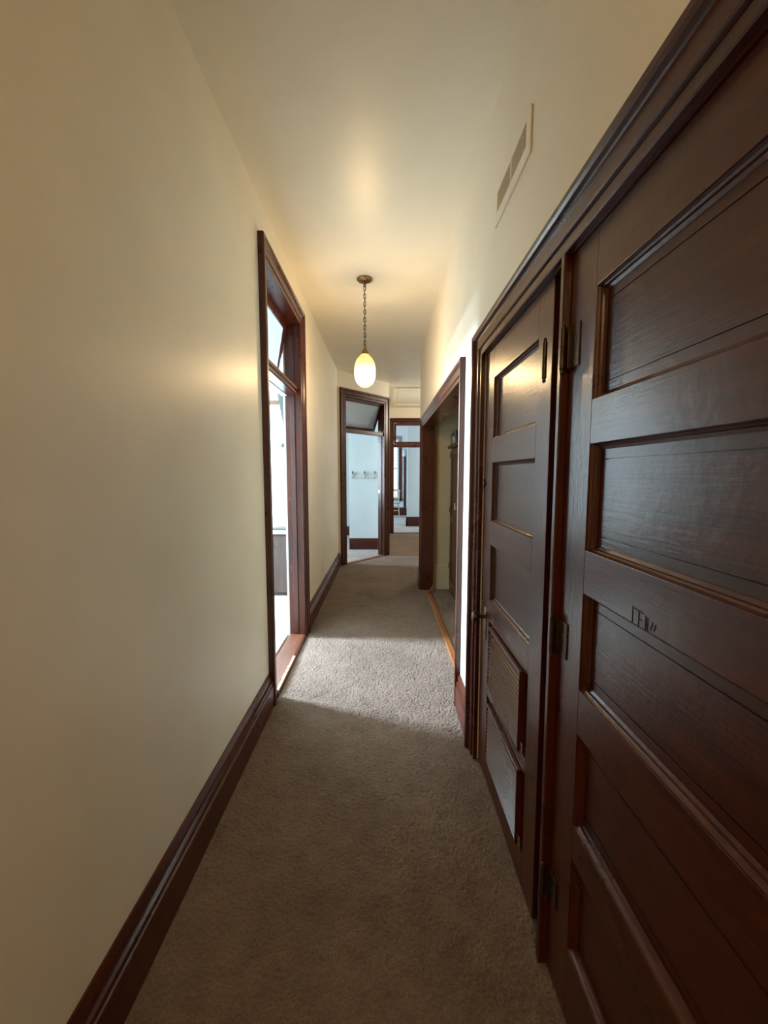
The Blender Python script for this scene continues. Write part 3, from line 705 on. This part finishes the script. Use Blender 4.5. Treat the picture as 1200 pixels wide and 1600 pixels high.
N = thing('round_pot', 'dark navy round pot beside the jar on the alcove cupboard', 'pot', (.97, 4.80, jz))
build('pot_body', MB().lathe((.97, 4.80, jz), [(.002, 0), (.05, 0), (.085, .03), (.10, .08), (.09, .13), (.06, .16), (.05, .165), (.045, .16), (.04, .15), (.002, .148)], 28), M['navy'], N, smooth=True)
build('neck_ring', MB().lathe((.97, 4.80, jz+.162), [(.062, 0), (.064, .006), (.058, .012), (.052, .012)], 24), M['navy'], N, smooth=True)

# ------------------------------------------------------------------ left room
B = thing('base_cabinet', 'brown base cabinet with a pale counter seen through the left doorway', 'cabinet', (-1.6, 5.2, 0))
build('carcass', MB().box(-2.4, -1.02, 4.975, 5.495, .004, .775), M['vanity'], B)
for i, (x0, x1) in enumerate(((-2.39, -1.94), (-1.93, -1.48), (-1.47, -1.03))):
    dd = build('door', MB().box(x0, x1, 4.957, 4.9745, .05, .765), M['vanity'], B, bevel=.003)
    build('knob', MB().lathe((x0+.06, 4.957, .66), [(.006, 0), (.005, -.012), (.013, -.018), (.012, -.026), (.002, -.029)], 14, axis='y'), M['brass'], dd, smooth=True)
build('counter', MB().box(-2.42, -1.00, 4.935, 5.495, .775, .822), M['counter'], B, bevel=.005)
build('tray', MB().loft([[(-1.50, 5.00, .8225), (-1.08, 5.00, .8225), (-1.08, 5.30, .8225), (-1.50, 5.30, .8225)], [(-1.53, 4.97, .838), (-1.05, 4.97, .838), (-1.05, 5.33, .838), (-1.53, 5.33, .838)]]), M['darkpanel'], loc=(-1.3, 5.15, .8225), label='flat dark tray on the pale counter in the left room', category='tray')
sh = MB().obox((-1.47, 5.17, .8395), (.36, 0, 0), (0, .10, .30), (0, -.003, .001))
build('printed_sheet', sh, M['print'], loc=(-1.29, 5.2, .84), label='white speckled printed sheet leaning at the back of the counter', category='sheet')
R_ = build('wall_rail', MB().box(-2.2, -1.375, 5.470, 5.498, 2.40, 2.455), M['oak'], loc=(-1.8, 5.48, 2.42), bevel=.003, label='short brown wooden rail high on the white wall of the left room', category='rail')
WP = thing('hanging_panel', 'dark tapering panel with a knobbed cord hung on the white wall of the left room', 'panel', (-1.29, 5.3, 2.1))
build('panel_board', MB().loft([[(-1.365, 5.36, 2.56), (-1.275, 5.36, 2.54), (-1.275, 5.39, 2.54), (-1.365, 5.39, 2.56)], [(-1.292, 5.36, 2.12), (-1.285, 5.36, 2.12), (-1.285, 5.39, 2.12), (-1.292, 5.39, 2.12)]]), M['darkpanel'], WP)
build('bracket', MB().box(-1.31, -1.29, 5.39, 5.499, 2.44, 2.46), M['iron'], WP)
build('cord', MB().tube([(-1.289, 5.375, 2.125), (-1.291, 5.375, 1.9), (-1.29, 5.375, 1.62)], .006, 8), M['darkpanel'], WP)
build('knob', MB().lathe((-1.308, 5.375, 1.868), [(.002, -.03), (.02, -.024), (.03, 0), (.02, .024), (.002, .03)], 16), M['darkpanel'], WP, smooth=True)

# ------------------------------------------------------------------ corner room: hook rail
HR = thing('hook_rail', 'white rail of three double coat hooks on the pale blue wall', 'hook rail', (-.40, 8.17, 1.48))
build('backboard', MB().box(-.690, -.10, 8.160, 8.1695, 1.425, 1.470), M['pale'], HR, bevel=.004)
for x in (-.62, -.383, -.177):
    h = build('hook', MB().box(x-.014, x+.014, 8.144, 8.1515, 1.415, 1.545).box(x-.012, x+.012, 8.1515, 8.169, 1.475, 1.540), M['white'], HR, bevel=.002)
    build('prong', MB().tube([(x, 8.146, 1.52), (x, 8.11, 1.515), (x, 8.085, 1.535), (x, 8.08, 1.56)], .009, 8), M['iron'], h, smooth=True)
    build('prong', MB().tube([(x, 8.146, 1.435), (x, 8.12, 1.415), (x, 8.10, 1.42), (x, 8.095, 1.445)], .008, 8), M['nickel'], h, smooth=True)

# ------------------------------------------------------------------ end room: window, chair, wall lamp
WN = thing('window_1', 'tall sash window with dark trim in the end room', 'window', ((WX0+WX1)/2, YW, WZ0), kind='structure')
for b_ in ((WX1+.002, WX1+.115, WZ0-.1, WZ1+.115), (WX0-.115, WX0-.002, WZ0-.1, WZ1+.115), (WX0-.002, WX1+.002, WZ1+.002, WZ1+.115)):
    build('window_casing', MB().box(b_[0], b_[1], YW-.03, YW-.0005, b_[2], b_[3]), M['wood_v'], WN, bevel=.004)
build('sill', MB().box(WX0-.15, WX1+.15, YW-.07, YW-.0005, WZ0-.05, WZ0-.002), M['wood_x'], WN, bevel=.004)
zm = 1.70
for i, (z0, z1, yy) in enumerate(((WZ0, zm+.02, YW+.02), (zm-.02, WZ1, YW+.06))):
    s = build('sash', MB().box(WX0, WX0+.05, yy, yy+.035, z0, z1).box(WX1-.05, WX1, yy, yy+.035, z0, z1).box(WX0+.05, WX1-.05, yy, yy+.035, z0, z0+.045).box(WX0+.05, WX1-.05, yy, yy+.035, z1-.045, z1), M['white'], WN)
    build('pane', MB().box(WX0+.045, WX1-.045, yy+.015, yy+.019, z0+.04, z1-.04), M['clear'], s)
BL = thing('window_blind', 'row of pale blind slats across the upper sash of the end room window', 'blind', ((WX0+WX1)/2, YW-.01, 2.7))
build('head_rail', MB().box(WX0+.02, WX1-.02, YW-.028, YW+.015, WZ1-.04, WZ1-.002), M['white'], BL)
z = WZ1-.12
while z > zm+.05:
    build('slat', MB().obox((WX0+.03, YW-.02, z), (WX1-WX0-.06, 0, 0), (0, .03, .018), (0, -.001, .0025)), M['pale'], BL); z -= .112
build('side_casing', MB().box(.715, .80, YW-.045, YW-.0005, .30, 2.20), M['wood_v'], loc=(.75, YW, 1.2), bevel=.004, label='upright brown board on the end room wall right of the window', category='board')
WLm = thing('wall_lamp', 'small white rounded shade above the brown board in the end room', 'wall lamp', (.73, YW, 2.25))
build('shade', MB().lathe((.72, YW-.09, 2.12), [(.002, .26), (.05, .26), (.065, .20), (.075, .05), (.055, .01), (.002, 0)], 20), M['white'], WLm, smooth=True)
build('arm', MB().box(.71, .73, YW-.09, YW-.0005, 2.382, 2.40), M['brass'], WLm)

CH = thing('spindle_chair', 'pale wooden spindle-back chair in front of the end room window', 'chair', (.40, 14.35, 0))
cx, cy = .36, 14.35
build('seat', MB().lathe((cx, cy, .475), [(.02, 0), (.19, 0), (.215, .012), (.215, .028), (.20, .035), (.02, .030)], 28), M['chair'], CH, smooth=True)
legs = {}
for sx in (-1, 1):
    for sy in (-1, 1):
        build('leg', MB().tube([(cx+sx*.13, cy+sy*.13, .478), (cx+sx*.155, cy+sy*.155, .30), (cx+sx*.165, cy+sy*.165, .18), (cx+sx*.18, cy+sy*.18, .0)], [.016, .022, .015, .013], 10), M['chair'], CH, smooth=True)
for sx in (-1, 1): build('stretcher', MB().tube([(cx+sx*.163, cy-.163, .2), (cx+sx*.163, cy, .205), (cx+sx*.163, cy+.163, .2)], [.009, .014, .009], 8), M['chair'], CH, smooth=True)
for z in (.24, .38): build('stretcher', MB().tube([(cx-.160, cy-.160, z), (cx, cy-.160, z+.004), (cx+.160, cy-.160, z)], [.010, .016, .010], 8), M['chair'], CH, smooth=True)
nS = 6
for i in range(nS):
    a = -1+2*i/(nS-1)
    post = abs(a) > .99
    build('back_post' if post else 'spindle', MB().tube([(cx+a*.155, cy+.155-.03*a*a, .506), (cx+a*.175, cy+.19, .70), (cx+a*.19, cy+.225, .90)], [.014, .017, .012] if post else [.009, .013, .008], 8), M['chair'], CH, smooth=True)
mb = MB(); rings = []
for i in range(11):
    a = -1+.2*i; x = cx+a*.215; y = cy+.235+.03*(1-a*a); hh = .045+.03*(1-a*a)
    rings.append([(x, y-.012, .895), (x, y+.012, .895), (x, y+.014, .895+hh), (x, y-.010, .895+hh)])
mb.loft(rings); build('crest_rail', mb, M['chair'], CH, smooth=True)
